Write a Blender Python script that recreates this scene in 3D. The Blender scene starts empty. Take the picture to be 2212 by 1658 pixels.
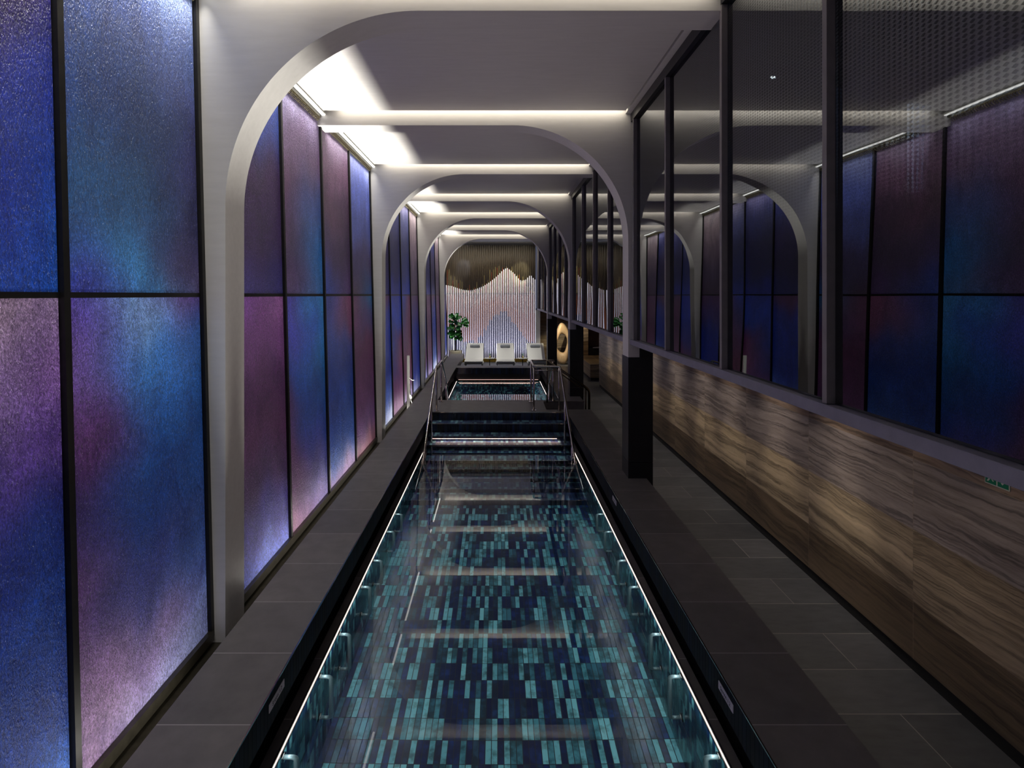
import bpy, bmesh, math, random
from mathutils import Vector, Matrix
random.seed(7)
S = bpy.context.scene
C = S.collection

# ------------------------------------------------------------------ camera, world, exposure
F = 1208.0
cam_d = bpy.data.cameras.new('camera'); cam = bpy.data.objects.new('camera', cam_d); C.objects.link(cam)
cam.location = (0, 0, 2.3); cam.rotation_euler = (math.pi/2, 0, 0)
cam_d.sensor_width = 36; cam_d.lens = F/2212*36
cam_d.shift_x = (1106-1075)/2212; cam_d.shift_y = -(829-637)/2212
cam_d.clip_start = .05; cam_d.clip_end = 100
S.camera = cam
S.view_settings.view_transform = 'Standard'; S.view_settings.look = 'None'
S.view_settings.gamma = 1; S.view_settings.use_curve_mapping = False
S.view_settings.exposure = 0.0
S.cycles.caustics_reflective = False; S.cycles.caustics_refractive = False
S.cycles.sample_clamp_indirect = 3.0; S.cycles.sample_clamp_direct = 0
S.cycles.max_bounces = 9; S.cycles.diffuse_bounces = 3; S.cycles.glossy_bounces = 5
S.cycles.transmission_bounces = 6; S.cycles.transparent_max_bounces = 12
S.cycles.use_denoising = True
W = bpy.data.worlds.new('world'); S.world = W; W.use_nodes = True
W.node_tree.nodes['Background'].inputs[0].default_value = (.40, .42, .60, 1)
W.node_tree.nodes['Background'].inputs[1].default_value = .17

# light levels (watts)
P_SLOT, P_UP, P_TOP, P_POOL, P_TUB, P_SPOT, P_BACK = 4.8, 52, 11, 18, 7, 26, 14
WARM = (1.0, .90, .76); WHITE = (1.0, .96, .88); PINK = (1.0, .70, .58); COOL = (.72, .74, 1.0)

BEAMS = [1.35, 4.19, 7.02, 9.86, 12.70, 15.53, 18.37, 21.20, 24.05]   # front faces of the ribs
TH = .31
CEIL = 4.58; SOF = 4.43; WATER = -.42; FLOOR = -.53
XL, XR = -1.29, 1.33           # pool walls
CL, CR = -1.32, 1.36           # coping edges over the water
CLO, CRO = -1.83, 1.87         # coping outer edges
XW = 1.70                      # window plane
XS = 3.12                      # stone wall plane
YB = 23.75                     # slat wall
PF, TF, TB = 11.0, 12.25, 17.7 # platform front, tub front, tub back

def area(name, loc, size, sizey, power, color, direction=(0, 0, -1), spread=180, along='Y'):
    l = bpy.data.lights.new(name, 'AREA'); l.shape = 'RECTANGLE'
    l.size = size; l.size_y = sizey; l.energy = power; l.color = color; l.spread = math.radians(spread)
    o = bpy.data.objects.new(name, l); C.objects.link(o); o.location = loc
    z = -Vector(direction).normalized()
    x = Vector((0, 1, 0)) if along == 'Y' else Vector((1, 0, 0))
    x = (x - z*x.dot(z)).normalized(); y = z.cross(x)
    o.rotation_euler = Matrix((x, y, z)).transposed().to_euler()
    return o
def spot(name, loc, target, power, color, angle=60, blend=.6, r=.02):
    l = bpy.data.lights.new(name, 'SPOT'); l.energy = power; l.color = color
    l.spot_size = math.radians(angle); l.spot_blend = blend; l.shadow_soft_size = r
    o = bpy.data.objects.new(name, l); C.objects.link(o); o.location = loc
    o.rotation_euler = (Vector(target)-Vector(loc)).to_track_quat('-Z', 'Y').to_euler()
    return o
# slots over every rib, washing its near face
for y in BEAMS[1:]:
    area('slot_light', (-.2, y-.085, CEIL+.055), 3.6, .02, P_SLOT, WARM, (0, .55, -1), 180, 'X')
# uplight hidden under the left coping lip, downlight over the glass, one pair per bay
BAYS = [(-1.2, 4.19), (4.50, 9.86), (10.17, 15.53), (15.84, 21.20), (21.5, 23.9)]
for i, (a, b) in enumerate(BAYS):
    L = b-a-.1
    area('uplight', (-1.855, (a+b)/2, -.262), L-.1, .012, P_UP*L/5.3, WHITE, (-.01, 0, 1), 22)
    area('trench_light', (-1.86, (a+b)/2, -.22), L-.8, .012, 8.0*L/5.3, WHITE, (-1, 0, .55), 150)
for a, b in zip(BEAMS[:-1], BEAMS[1:]):
    L = b-a-TH-.1
    area('glass_downlight', (-2.175, (a+TH+b)/2, 4.54), L, .02, P_TOP*L/2.5, WHITE, (-.16, 0, -1), 75)
# pool and tub strips, under the water line
for x, d in ((XL+.03, 1), (XR-.03, -1)):
    area('pool_light', (x, 4.3, WATER-.03), 8.4, .02, P_POOL, (.85, .95, 1.0), (d*.55, 0, -1), 170)
    area('tub_light', (x, 15.0, WATER-.03), 5.2, .02, P_TUB, (.85, .95, 1.0), (d*.55, 0, -1), 170)
area('led_line_light', (XL+.002, 4.4, WATER+.012), 10.8, .005, 16, (1, .84, .84), (.75, 0, 1), 104)
area('led_line_light', (XR-.002, 4.4, WATER+.012), 10.8, .005, 16, (1, .84, .84), (-.75, 0, 1), 104)
for x in (XL+.002, XR-.002):
    area('tub_line_light', (x, 15.4, WATER+.012), 4.4, .004, 1.2, (1, .74, .74), (0, 0, 1), 180)
area('pool_end_light', (.02, 9.75, WATER-.02), 2.4, .02, 1.5, (.9, .95, 1), (0, -.2, -1), 170, 'X')
area('stair_light', (.0, 10.37, -.36), 2.3, .012, 2.2, PINK, (0, -.15, -1), 170, 'X')
area('tub_end_light', (.0, TB-.10, WATER+.06), 2.4, .012, 1.0, PINK, (0, -.1, -1), 170, 'X')
for y in (5.1, 6.3, 7.5, 8.5, 9.8, 11.3, 12.8, 14.2, 15.6):
    spot('corridor_light', (2.55, y, 1.54), (XS, y-.15, -.1), P_SPOT*.55, (1, .88, .76), 105, 1.0)
    spot('corridor_accent', (2.4, y, 1.54), (XS, y-.1, .12), P_SPOT*.75, (1, .88, .72), 42, 1.0)
for y in (3.4, 4.2):
    spot('corridor_light', (2.5, y, 1.54), (XS, y, -.2), P_SPOT*.25, (1, .86, .68), 100, 1.0)
spot('bench_light', (3.5, 19.6, 1.5), (3.5, 19.4, 0), 16, (1, .84, .6), 90, .7)
spot('niche_light', (3.0, 20.9, 1.5), (3.3, 21.4, .3), 14, (1, .8, .6), 90, .7)
spot('sculpture_light', (2.1, 21.7, 1.5), (2.65, 22.9, .3), 110, (1, .86, .62), 70, .6)
# back wall
area('slat_uplight', (-.3, YB-.35, FLOOR+.03), 3.7, .05, P_BACK, COOL, (0, .16, 1), 90, 'X')
area('slat_fill', (-.3, YB-.9, 4.38), 3.6, .05, 26, (1, .93, .78), (0, .75, -1), 120, 'X')  # unseen fill added to brighten the upper slats
spot('slat_spot', (1.10, YB-1.4, 4.35), (1.0, YB, 3.3), 170, (1, .95, .62), 30, .7)
spot('slat_spot', (-1.2, YB-1.2, 4.35), (-1.45, YB, 3.5), 80, (.6, .72, 1), 28, .8)
for x in (-.84, .36, 1.55):
    spot('lounge_light', (x, 20.6, 4.4), (x, 21.8, -.1), 270, (1, .97, .90), 34, .8)
spot('planter_light', (-1.4, 21.6, 4.4), (-1.69, 22.3, .6), 90, (1, .97, .88), 26, .8)
# room above the corridor
spot('room_light', (2.9, 5.9, 4.54), (2.9, 5.9, 2), 3, WHITE, 80, .5)

# ------------------------------------------------------------------ materials
def srgb(r, g, b):
    return tuple(((c/255)/12.92 if c/255 <= .04045 else ((c/255+.055)/1.055)**2.4) for c in (r, g, b))
class N:
    def __init__(s, name):
        s.m = bpy.data.materials.new(name); s.m.use_nodes = True; s.t = s.m.node_tree
        s.t.nodes.clear(); s.out = s.t.nodes.new('ShaderNodeOutputMaterial')
    def n(s, typ, **kw):
        nd = s.t.nodes.new(typ)
        for k, v in kw.items():
            if k.startswith('i_'):
                key = k[2:]; key = int(key) if key.isdigit() else key
                if hasattr(v, 'is_output') or isinstance(v, bpy.types.NodeSocket): s.t.links.new(v, nd.inputs[key])
                else: nd.inputs[key].default_value = v
            else: setattr(nd, k, v)
        return nd
    def math(s, op, a, b=None, c=None, clamp=False):
        nd = s.t.nodes.new('ShaderNodeMath'); nd.operation = op; nd.use_clamp = clamp
        for i, v in enumerate((a, b, c)):
            if v is None: continue
            if isinstance(v, bpy.types.NodeSocket): s.t.links.new(v, nd.inputs[i])
            else: nd.inputs[i].default_value = v
        return nd.outputs[0]
    def link(s, a, b): s.t.links.new(a, b)
    def bsdf(s, color=(.5, .5, .5), rough=.5, metal=0, **kw):
        p = s.t.nodes.new('ShaderNodeBsdfPrincipled')
        for k, v in (('Base Color', color), ('Roughness', rough), ('Metallic', metal)):
            if isinstance(v, bpy.types.NodeSocket): s.link(v, p.inputs[k])
            elif k == 'Base Color': p.inputs[k].default_value = (*v, 1)
            else: p.inputs[k].default_value = v
        for k, v in kw.items():
            k = k.replace('_', ' ')
            if isinstance(v, bpy.types.NodeSocket): s.link(v, p.inputs[k])
            else: p.inputs[k].default_value = v
        s.link(p.outputs[0], s.out.inputs[0]); return p
    def ramp(s, fac, stops, interp='LINEAR'):
        r = s.t.nodes.new('ShaderNodeValToRGB'); r.color_ramp.interpolation = interp
        e = r.color_ramp.elements
        e[0].position, e[0].color = stops[0][0], (*stops[0][1], 1)
        e[1].position, e[1].color = stops[1][0], (*stops[1][1], 1)
        for p, c in stops[2:]:
            x = e.new(p); x.color = (*c, 1)
        s.link(fac, r.inputs[0]); return r.outputs[0]
    def mix(s, fac, a, b, mode='MIX'):
        m = s.t.nodes.new('ShaderNodeMix'); m.data_type = 'RGBA'; m.blend_type = mode
        for i, v in ((0, fac), (6, a), (7, b)):
            if isinstance(v, bpy.types.NodeSocket): s.link(v, m.inputs[i])
            elif i == 0: m.inputs[i].default_value = v
            else: m.inputs[i].default_value = (*v, 1)
        return m.outputs[2]
    def coord(s): return s.n('ShaderNodeTexCoord').outputs['Object']
    def xyz(s):
        q = s.n('ShaderNodeSeparateXYZ'); s.link(s.coord(), q.inputs[0]); return q.outputs
    def noise(s, vec, scale=5, detail=3, rough=.5, dist=0):
        t = s.n('ShaderNodeTexNoise'); s.link(vec, t.inputs['Vector'])
        t.inputs['Scale'].default_value = scale; t.inputs['Detail'].default_value = detail
        t.inputs['Roughness'].default_value = rough; t.inputs['Distortion'].default_value = dist
        return t.outputs[0]
    def scaled(s, v, sc, loc=(0, 0, 0)):
        mp = s.n('ShaderNodeMapping'); s.link(v, mp.inputs[0])
        mp.inputs['Scale'].default_value = sc; mp.inputs['Location'].default_value = loc
        return mp.outputs[0]
    def bump(s, h, strength=.2, dist=.01):
        b = s.n('ShaderNodeBump'); s.link(h, b.inputs['Height'])
        b.inputs['Strength'].default_value = strength; b.inputs['Distance'].default_value = dist
        return b.outputs[0]

def m_plain(name, col, rough=.5, metal=0, nscale=30, namt=.12, bump=0):
    k = N(name); c = k.coord(); f = k.noise(c, nscale, 4)
    lo = tuple(x*(1-namt) for x in col); hi = tuple(min(1, x*(1+namt)) for x in col)
    cc = k.ramp(f, [(.3, lo), (.7, hi)])
    kw = {}
    if bump: kw['Normal'] = k.bump(f, bump, .005)
    k.bsdf(cc, rough, metal, **kw); return k.m

def m_plaster():
    k = N('satin_plaster'); c = k.coord()
    f = k.noise(k.scaled(c, (1.2, 9, 9)), 2.5, 5, .6)
    f2 = k.noise(c, 1.3, 3)
    col = k.ramp(f, [(.3, srgb(212, 210, 206)), (.7, srgb(220, 218, 214))])
    r = k.math('MULTIPLY_ADD', f2, .25, .28)
    k.bsdf(col, r, 0, Normal=k.bump(f, .015, .01), Specular_IOR_Level=.5)
    return k.m

def m_tiles(name, U, V, w, h, offu, offv, stops, grout, gw, rough=.3, stag=0, light_dapple=None, spec=.5, stagoff=0, streak=None):
    """tiles laid on the plane of axes U, V (0 x, 1 y, 2 z)"""
    k = N(name); q = k.xyz()
    v = k.math('DIVIDE', k.math('SUBTRACT', q[V], offv), h)
    row = k.math('FLOOR', v)
    u = k.math('DIVIDE', k.math('SUBTRACT', q[U], offu), w)
    if stag:
        u = k.math('ADD', u, k.math('MULTIPLY', k.math('PINGPONG', row, 1.0), stag))
    cu = k.math('FLOOR', u)
    fu = k.math('SUBTRACT', u, cu); fv = k.math('SUBTRACT', v, row)
    du = k.math('MULTIPLY', k.math('MINIMUM', fu, k.math('SUBTRACT', 1.0, fu)), w)
    dv = k.math('MULTIPLY', k.math('MINIMUM', fv, k.math('SUBTRACT', 1.0, fv)), h)
    g = k.math('LESS_THAN', k.math('MINIMUM', du, dv), gw)
    cb = k.n('ShaderNodeCombineXYZ'); k.link(cu, cb.inputs[0]); k.link(row, cb.inputs[1])
    wn = k.n('ShaderNodeTexWhiteNoise', noise_dimensions='2D'); k.link(cb.outputs[0], wn.inputs[0])
    col = k.ramp(wn.outputs[0], stops)
    c = k.coord()
    if light_dapple:
        f = k.noise(k.scaled(c, (1, 1, 1)), light_dapple[0], 3, .55)
        # caustic light dapple painted into the tile colour, shifted per tile
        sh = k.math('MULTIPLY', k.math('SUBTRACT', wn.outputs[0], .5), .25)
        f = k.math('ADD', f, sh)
        dark = k.ramp(f, [(.40, (light_dapple[1],)*3), (.62, (light_dapple[2],)*3)])
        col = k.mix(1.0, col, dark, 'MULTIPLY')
    else:
        f = k.noise(k.scaled(c, streak or (1, 1, 1)), 6, 5, .6)
        col = k.mix(1.0, col, k.ramp(f, [(.3, (.82,)*3), (.7, (1.15,)*3)]), 'MULTIPLY')
    col = k.mix(g, col, grout)
    rr = k.math('ADD', k.math('MULTIPLY', g, .4), rough)
    k.bsdf(col, rr, 0, Specular_IOR_Level=spec)
    return k.m

POOLSTOPS = [(0, srgb(22, 46, 100)), (.30, srgb(28, 60, 120)), (.42, srgb(36, 66, 92)), (.55, srgb(48, 98, 118)),
             (.74, srgb(88, 156, 168)), (.97, srgb(140, 208, 214))]
def m_travertine(name, U, offu, tints):
    k = N(name); q = k.xyz()
    u = k.math('DIVIDE', k.math('SUBTRACT', q[U], offu), 1.41); cu = k.math('FLOOR', u)
    v = k.math('DIVIDE', k.math('ADD', q[2], .53), .535); cv = k.math('FLOOR', v)
    fu = k.math('SUBTRACT', u, cu); fv = k.math('SUBTRACT', v, cv)
    du = k.math('MULTIPLY', k.math('MINIMUM', fu, k.math('SUBTRACT', 1.0, fu)), 1.41)
    dv = k.math('MULTIPLY', k.math('MINIMUM', fv, k.math('SUBTRACT', 1.0, fv)), .535)
    g = k.math('LESS_THAN', k.math('MINIMUM', du, dv), .0018)
    seed = k.math('ADD', k.math('MULTIPLY', cu, 3.7), k.math('MULTIPLY', cv, 11.3))
    sl = k.math('MULTIPLY', k.math('SINE', seed), .045)
    vv = k.n('ShaderNodeCombineXYZ')
    wv = k.n('ShaderNodeCombineXYZ'); k.link(k.math('MULTIPLY', q[U], 1.3), wv.inputs[0]); k.link(k.math('MULTIPLY', q[2], 2.2), wv.inputs[1]); k.link(seed, wv.inputs[2])
    warp = k.math('MULTIPLY', k.math('SUBTRACT', k.noise(wv.outputs[0], 1.0, 5, .6), .5), .15)
    k.link(k.math('MULTIPLY', q[U], .16), vv.inputs[0])
    k.link(k.math('MULTIPLY', k.math('ADD', k.math('ADD', q[2], warp), k.math('MULTIPLY', q[U], sl)), 5.0), vv.inputs[1])
    k.link(seed, vv.inputs[2])
    f = k.noise(vv.outputs[0], 1.3, 9, .62, .25)
    f3 = k.noise(k.scaled(vv.outputs[0], (2.5, 1, 1)), 7.0, 8, .72, .25)
    f4 = k.noise(k.scaled(vv.outputs[0], (1, 1, 1), (3, 7, 1)), 1.2, 8, .66, .3)
    vein = k.ramp(k.math('ABSOLUTE', k.math('SUBTRACT', f4, .5)), [(.0, (.40, .41, .43)), (.022, (.74, .73, .73)), (.06, (1, 1, 1))])
    veins = k.mix(1.0, k.ramp(f, [(.30, (.58, .56, .54)), (.45, (.82, .80, .77)), (.58, (1, .98, .94)), (.72, (1.22, 1.2, 1.15))]), vein, 'MULTIPLY')
    fine = k.ramp(f3, [(.35, (.76, .74, .72)), (.55, (1, 1, 1)), (.75, (1.12, 1.1, 1.08))])
    tint = k.ramp(k.math('DIVIDE', k.math('ADD', cv, .5), 4.0), [(.0, tints[0]), (.25, tints[1]), (.5, tints[2]), (.75, tints[3])], 'CONSTANT')
    col = k.mix(1.0, k.mix(1.0, tint, veins, 'MULTIPLY'), fine, 'MULTIPLY')
    col = k.mix(g, col, srgb(150, 135, 115))
    k.bsdf(col, .38, 0, Specular_IOR_Level=.4)
    return k.m

def m_artglass():
    k = N('textured_art_glass'); c = k.coord()
    at = k.n('ShaderNodeAttribute', attribute_name='Col')
    big = k.noise(k.scaled(c, (1, 1.5, .8)), 3.0, 5, .65, .8)
    mot = k.ramp(big, [(.30, (.60, .58, .70)), (.52, (1, 1, 1)), (.72, (1.30, 1.30, 1.35))])
    col = k.mix(1.0, at.outputs[0], mot, 'MULTIPLY')
    n1 = k.noise(k.scaled(c, (1, 1.4, .7)), 55, 3, .6)
    n2 = k.noise(k.scaled(c, (1, 1.6, .6)), 140, 2, .5)
    h = k.math('ADD', k.math('MULTIPLY', n1, .7), k.math('MULTIPLY', n2, .5))
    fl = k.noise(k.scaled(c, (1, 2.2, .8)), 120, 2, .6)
    glint = k.ramp(fl, [(.66, (0, 0, 0)), (.74, (1, 1, 1))])
    grain = k.ramp(k.math('MULTIPLY_ADD', n1, .5, k.math('MULTIPLY', n2, .5)), [(.36, (.40,)*3), (.5, (.95,)*3), (.62, (1.6,)*3)])
    col2 = k.mix(1.0, col, grain, 'MULTIPLY')
    col2 = k.mix(k.math('MULTIPLY', glint, .8), col2, srgb(235, 235, 245))  # sparkle glints painted into the glass colour as white specks
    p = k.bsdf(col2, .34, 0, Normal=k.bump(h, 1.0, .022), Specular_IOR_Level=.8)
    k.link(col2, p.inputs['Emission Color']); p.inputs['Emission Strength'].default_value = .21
    return k.m

def m_emit(name, col, strength):
    k = N(name); p = k.bsdf((.9, .9, .9), .4)
    p.inputs['Emission Color'].default_value = (*col, 1); p.inputs['Emission Strength'].default_value = strength
    return k.m

def m_water():
    k = N('pool_water'); c = k.coord()
    f = k.noise(k.scaled(c, (1, .7, 1)), 2.2, 2, .4)
    p = k.bsdf((.80, .94, .96), .0, 0, IOR=1.333, Normal=k.bump(f, .012, .02))
    p.inputs['Transmission Weight'].default_value = 1.0; p.inputs['Specular IOR Level'].default_value = .8
    p.inputs['Coat Weight'].default_value = .9; p.inputs['Coat Roughness'].default_value = .0; p.inputs['Coat IOR'].default_value = 1.36
    return k.m

def m_window():
    k = N('window_glass'); c = k.n('ShaderNodeNewGeometry').outputs['Position']
    sx = k.n('ShaderNodeSeparateXYZ'); k.link(c, sx.inputs[0]); q = sx.outputs
    f = k.noise(k.scaled(c, (.2, 1.1, .6)), 1.0, 1, .3)
    nrm = k.bump(f, .10, .03)
    fr = k.n('ShaderNodeFresnel'); fr.inputs[0].default_value = 2.6; k.link(nrm, fr.inputs['Normal'])
    tr = k.n('ShaderNodeBsdfTransparent'); tr.inputs[0].default_value = (.42, .45, .46, 1)
    gl = k.n('ShaderNodeBsdfGlossy'); gl.inputs['Roughness'].default_value = .0
    gl.inputs[0].default_value = (.86, .88, .92, 1); k.link(nrm, gl.inputs['Normal'])
    # printed dot screen, denser towards the near end
    a = k.math('MULTIPLY', q[1], 30.0); b = k.math('MULTIPLY', q[2], 52.0)
    r1 = k.math('ADD', a, b); r2 = k.math('SUBTRACT', a, b)
    s = k.math('MULTIPLY', k.math('SINE', k.math('MULTIPLY', r1, math.pi)), k.math('SINE', k.math('MULTIPLY', r2, math.pi)))
    mr = k.n('ShaderNodeMapRange'); k.link(q[1], mr.inputs[0])
    mr.inputs[1].default_value = 5.2; mr.inputs[2].default_value = 2.4; mr.inputs[3].default_value = 0; mr.inputs[4].default_value = .75
    dots = k.math('MULTIPLY', k.math('MULTIPLY', k.math('GREATER_THAN', s, .12), mr.outputs[0]), k.math('MULTIPLY_ADD', q[2], 1.2, -3.2, clamp=True))
    fac = k.math('MULTIPLY', fr.outputs[0], k.math('SUBTRACT', 1.0, dots))
    mx = k.n('ShaderNodeMixShader'); k.link(fac, mx.inputs[0]); k.link(tr.outputs[0], mx.inputs[1]); k.link(gl.outputs[0], mx.inputs[2])
    k.link(mx.outputs[0], k.out.inputs[0]); return k.m

M = {}
M['plaster'] = m_plaster()
M['dark_metal'] = m_plain('dark_bronze_metal', srgb(52, 51, 56), .38, .6, 20, .1)
M['clad'] = m_plain('black_cladding', srgb(30, 29, 33), .45, .3, 12, .12)
M['black'] = m_plain('black_void', (.004, .004, .005), .8)
M['sill'] = m_plain('grey_lacquered_steel', srgb(128, 126, 140), .5, .1, 14, .08)
M['mull'] = m_plain('grey_mullion_steel', srgb(128, 122, 124), .5, .1, 14, .08)
M['frame'] = m_plain('blackened_frame', srgb(34, 33, 32), .42, .5, 25, .2)
M['trench'] = m_plain('bronze_channel', srgb(66, 62, 52), .35, .6, 20, .25)
M['comb'] = m_plain('brass_comb', srgb(104, 96, 74), .45, .7, 40, .2)
M['steel'] = m_plain('polished_steel', srgb(205, 195, 190), .12, 1.0, 60, .05)
M['satin'] = m_plain('satin_steel', srgb(140, 158, 160), .42, .7, 60, .05)
M['bronze_rail'] = m_plain('dark_polished_rail', srgb(95, 85, 70), .2, 1.0, 60, .05)
M['white'] = m_plain('white_cushion_fabric', srgb(222, 222, 218), .7, 0, 120, .04, .2)
M['greycush'] = m_plain('grey_headrest_fabric', srgb(150, 155, 162), .6, 0, 120, .05, .2)
M['whitepaint'] = m_plain('white_paint', srgb(210, 210, 202), .5, 0, 30, .05)
M['room'] = m_plain('charcoal_wall', srgb(58, 57, 60), .7, 0, 8, .1)
M['roomdark'] = m_plain('dark_wall', srgb(30, 30, 36), .7, 0, 8, .1)
M['label'] = m_plain('pale_sign_plate', srgb(222, 220, 230), .5, 0, 60, .04)
M['ink'] = m_plain('sign_ink', srgb(60, 56, 66), .6)
M['green'] = m_plain('green_sign', srgb(0, 112, 82), .5, 0, 40, .05)
M['signwhite'] = m_plain('sign_white', srgb(185, 190, 182), .5, 0, 40, .05)
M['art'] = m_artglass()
M['water'] = m_water()
M['win'] = m_window()
M['led'] = m_emit('warm_led', (1.0, .76, .64), 2.6)
M['ledpink'] = m_emit('pink_led', (1.0, .64, .56), 1.25)
M['ledtop'] = m_emit('white_led', (1.0, .98, .92), 2.2)
M['lamp'] = m_emit('downlight_lens', (1, .97, .9), 12)
M['bluelamp'] = m_emit('blue_led', (.55, .68, 1), 1.6)
GROUT_D = srgb(20, 24, 32)
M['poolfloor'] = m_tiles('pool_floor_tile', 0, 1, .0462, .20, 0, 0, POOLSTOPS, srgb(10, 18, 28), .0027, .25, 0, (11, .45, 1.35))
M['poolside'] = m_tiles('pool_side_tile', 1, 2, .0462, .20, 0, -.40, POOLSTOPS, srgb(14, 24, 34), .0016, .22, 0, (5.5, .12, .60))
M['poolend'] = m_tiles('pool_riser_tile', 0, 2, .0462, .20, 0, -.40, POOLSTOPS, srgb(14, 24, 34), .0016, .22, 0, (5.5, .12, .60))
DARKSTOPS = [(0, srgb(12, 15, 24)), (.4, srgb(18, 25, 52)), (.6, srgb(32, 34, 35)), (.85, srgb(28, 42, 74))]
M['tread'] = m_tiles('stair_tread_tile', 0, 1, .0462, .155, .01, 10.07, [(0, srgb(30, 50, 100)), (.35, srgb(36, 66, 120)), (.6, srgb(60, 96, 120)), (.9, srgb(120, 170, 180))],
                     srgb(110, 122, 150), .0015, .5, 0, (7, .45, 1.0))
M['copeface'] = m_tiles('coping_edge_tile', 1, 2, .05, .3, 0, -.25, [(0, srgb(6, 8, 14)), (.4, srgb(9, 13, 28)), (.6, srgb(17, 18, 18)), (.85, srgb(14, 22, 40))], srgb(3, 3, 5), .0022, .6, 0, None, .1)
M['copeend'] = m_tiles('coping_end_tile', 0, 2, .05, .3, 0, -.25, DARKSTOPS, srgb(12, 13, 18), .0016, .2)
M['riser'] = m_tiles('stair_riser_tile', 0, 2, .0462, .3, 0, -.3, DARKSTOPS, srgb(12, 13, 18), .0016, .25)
GS = [(0, srgb(90, 87, 88)), (.5, srgb(97, 94, 94)), (1, srgb(104, 100, 100))]
M['cope'] = m_tiles('grey_coping_stone', 1, 0, .60, 5.0, 4.195, -2.5, GS, srgb(168, 164, 164), .0028, .42)
GF = [(0, srgb(80, 82, 86)), (.5, srgb(89, 91, 95)), (1, srgb(98, 99, 103))]
M['floor'] = m_tiles('grey_floor_stone', 0, 1, .90, .45, 2.72, 4.23, GF, srgb(150, 148, 144), .0036, .45, .5, None, .5, 0, (1, 3, 1))
T0, T1, T2, T3 = srgb(128, 112, 92), srgb(198, 180, 152), srgb(168, 158, 154), srgb(160, 140, 124)
M['stone'] = m_travertine('travertine_wall', 1, 4.2, (T0, T1, T2, T3))
M['stonex'] = m_travertine('travertine_end_wall', 0, 2.2, (T0, T1, T2, T3))
M['stoneb'] = m_travertine('travertine_bench', 0, 2.2, (srgb(150, 120, 82), srgb(165, 140, 105), T1, T1))
def m_wood(name, a, b, rough=.5):
    k = N(name); c = k.coord()
    f = k.noise(k.scaled(c, (14, 14, 1.2)), 3, 5, .6, .5)
    k.bsdf(k.ramp(f, [(.3, a), (.7, b)]), rough, 0); return k.m
M['wood'] = m_wood('carved_wood', srgb(196, 164, 124), srgb(226, 200, 164), .45)
M['slatbrown'] = m_wood('brown_slat', srgb(112, 62, 36), srgb(150, 88, 54))
M['slattan'] = m_wood('tan_slat', srgb(120, 98, 80), srgb(150, 126, 108))
M['slatnavy'] = m_wood('navy_slat', srgb(22, 26, 52), srgb(38, 42, 74))
M['slatolive'] = m_wood('olive_slat', srgb(110, 96, 58), srgb(146, 130, 88))
M['slatdark'] = m_wood('dark_slat', srgb(58, 48, 36), srgb(80, 68, 52))
M['tube'] = m_emit('luminous_tube', (.86, .82, 1.0), .52)
M['yellow'] = m_plain('ochre_base', srgb(176, 142, 40), .5, 0, 30, .1)
M['pot'] = m_plain('cream_planter_glaze', srgb(214, 206, 178), .45, 0, 20, .05)
M['soil'] = m_plain('potting_soil', srgb(45, 35, 26), .9, 0, 60, .3)
M['leaf'] = m_plain('fig_leaf', srgb(36, 108, 40), .35, 0, 14, .35)
M['bark'] = m_plain('bark', srgb(88, 70, 50), .8, 0, 40, .3)
M['vase'] = m_plain('amber_glass', srgb(190, 170, 70), .2, 0, 20, .1)

# ------------------------------------------------------------------ mesh helpers
def obj(name, bm, mats, parent=None, smooth=False, recalc=True):
    me = bpy.data.meshes.new(name)
    if recalc: bmesh.ops.recalc_face_normals(bm, faces=bm.faces)
    bm.to_mesh(me); bm.free()
    if not isinstance(mats, (list, tuple)): mats = [mats]
    for m in mats: me.materials.append(m)
    if smooth:
        for p in me.polygons: p.use_smooth = True
    o = bpy.data.objects.new(name, me); C.objects.link(o)
    if parent: o.parent = parent
    return o
def box(bm, x0, x1, y0, y1, z0, z1, mi=0, bev=0):
    r = bmesh.ops.create_cube(bm, size=1)
    vs = r['verts']
    for v in vs:
        v.co = Vector(((x0+x1)/2+v.co.x*(x1-x0), (y0+y1)/2+v.co.y*(y1-y0), (z0+z1)/2+v.co.z*(z1-z0)))
    fs = set(f for v in vs for f in v.link_faces)
    for f in fs: f.material_index = mi
    if bev:
        es = set(e for v in vs for e in v.link_edges)
        bmesh.ops.bevel(bm, geom=list(es), offset=bev, segments=2, affect='EDGES', profile=.6)
    return vs
def bx(name, dims, mat, parent=None, bev=0):
    bm = bmesh.new(); box(bm, *dims, bev=bev); return obj(name, bm, mat, parent)
def prism_y(bm, pts, y0, y1, mi=0):
    a = [bm.verts.new((x, y0, z)) for x, z in pts]; b = [bm.verts.new((x, y1, z)) for x, z in pts]
    f = [bm.faces.new(a), bm.faces.new(b[::-1])]
    n = len(pts)
    for i in range(n): f.append(bm.faces.new((a[i], a[(i+1) % n], b[(i+1) % n], b[i])))
    for x in f: x.material_index = mi
def prism_x(bm, pts, x0, x1, mi=0):
    a = [bm.verts.new((x0, y, z)) for y, z in pts]; b = [bm.verts.new((x1, y, z)) for y, z in pts]
    f = [bm.faces.new(a), bm.faces.new(b[::-1])]
    n = len(pts)
    for i in range(n): f.append(bm.faces.new((a[i], a[(i+1) % n], b[(i+1) % n], b[i])))
    for x in f: x.material_index = mi
def round_path(pts, r, seg=6):
    P = [Vector(p) for p in pts]; out = [P[0]]
    for i in range(1, len(P)-1):
        a = (P[i-1]-P[i]); b = (P[i+1]-P[i]); d = min(r, a.length*.45, b.length*.45)
        p0 = P[i]+a.normalized()*d; p1 = P[i]+b.normalized()*d
        for k in range(seg+1):
            t = k/seg; out.append(p0.lerp(P[i], t).lerp(P[i].lerp(p1, t), t))
    out.append(P[-1]); return out
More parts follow.
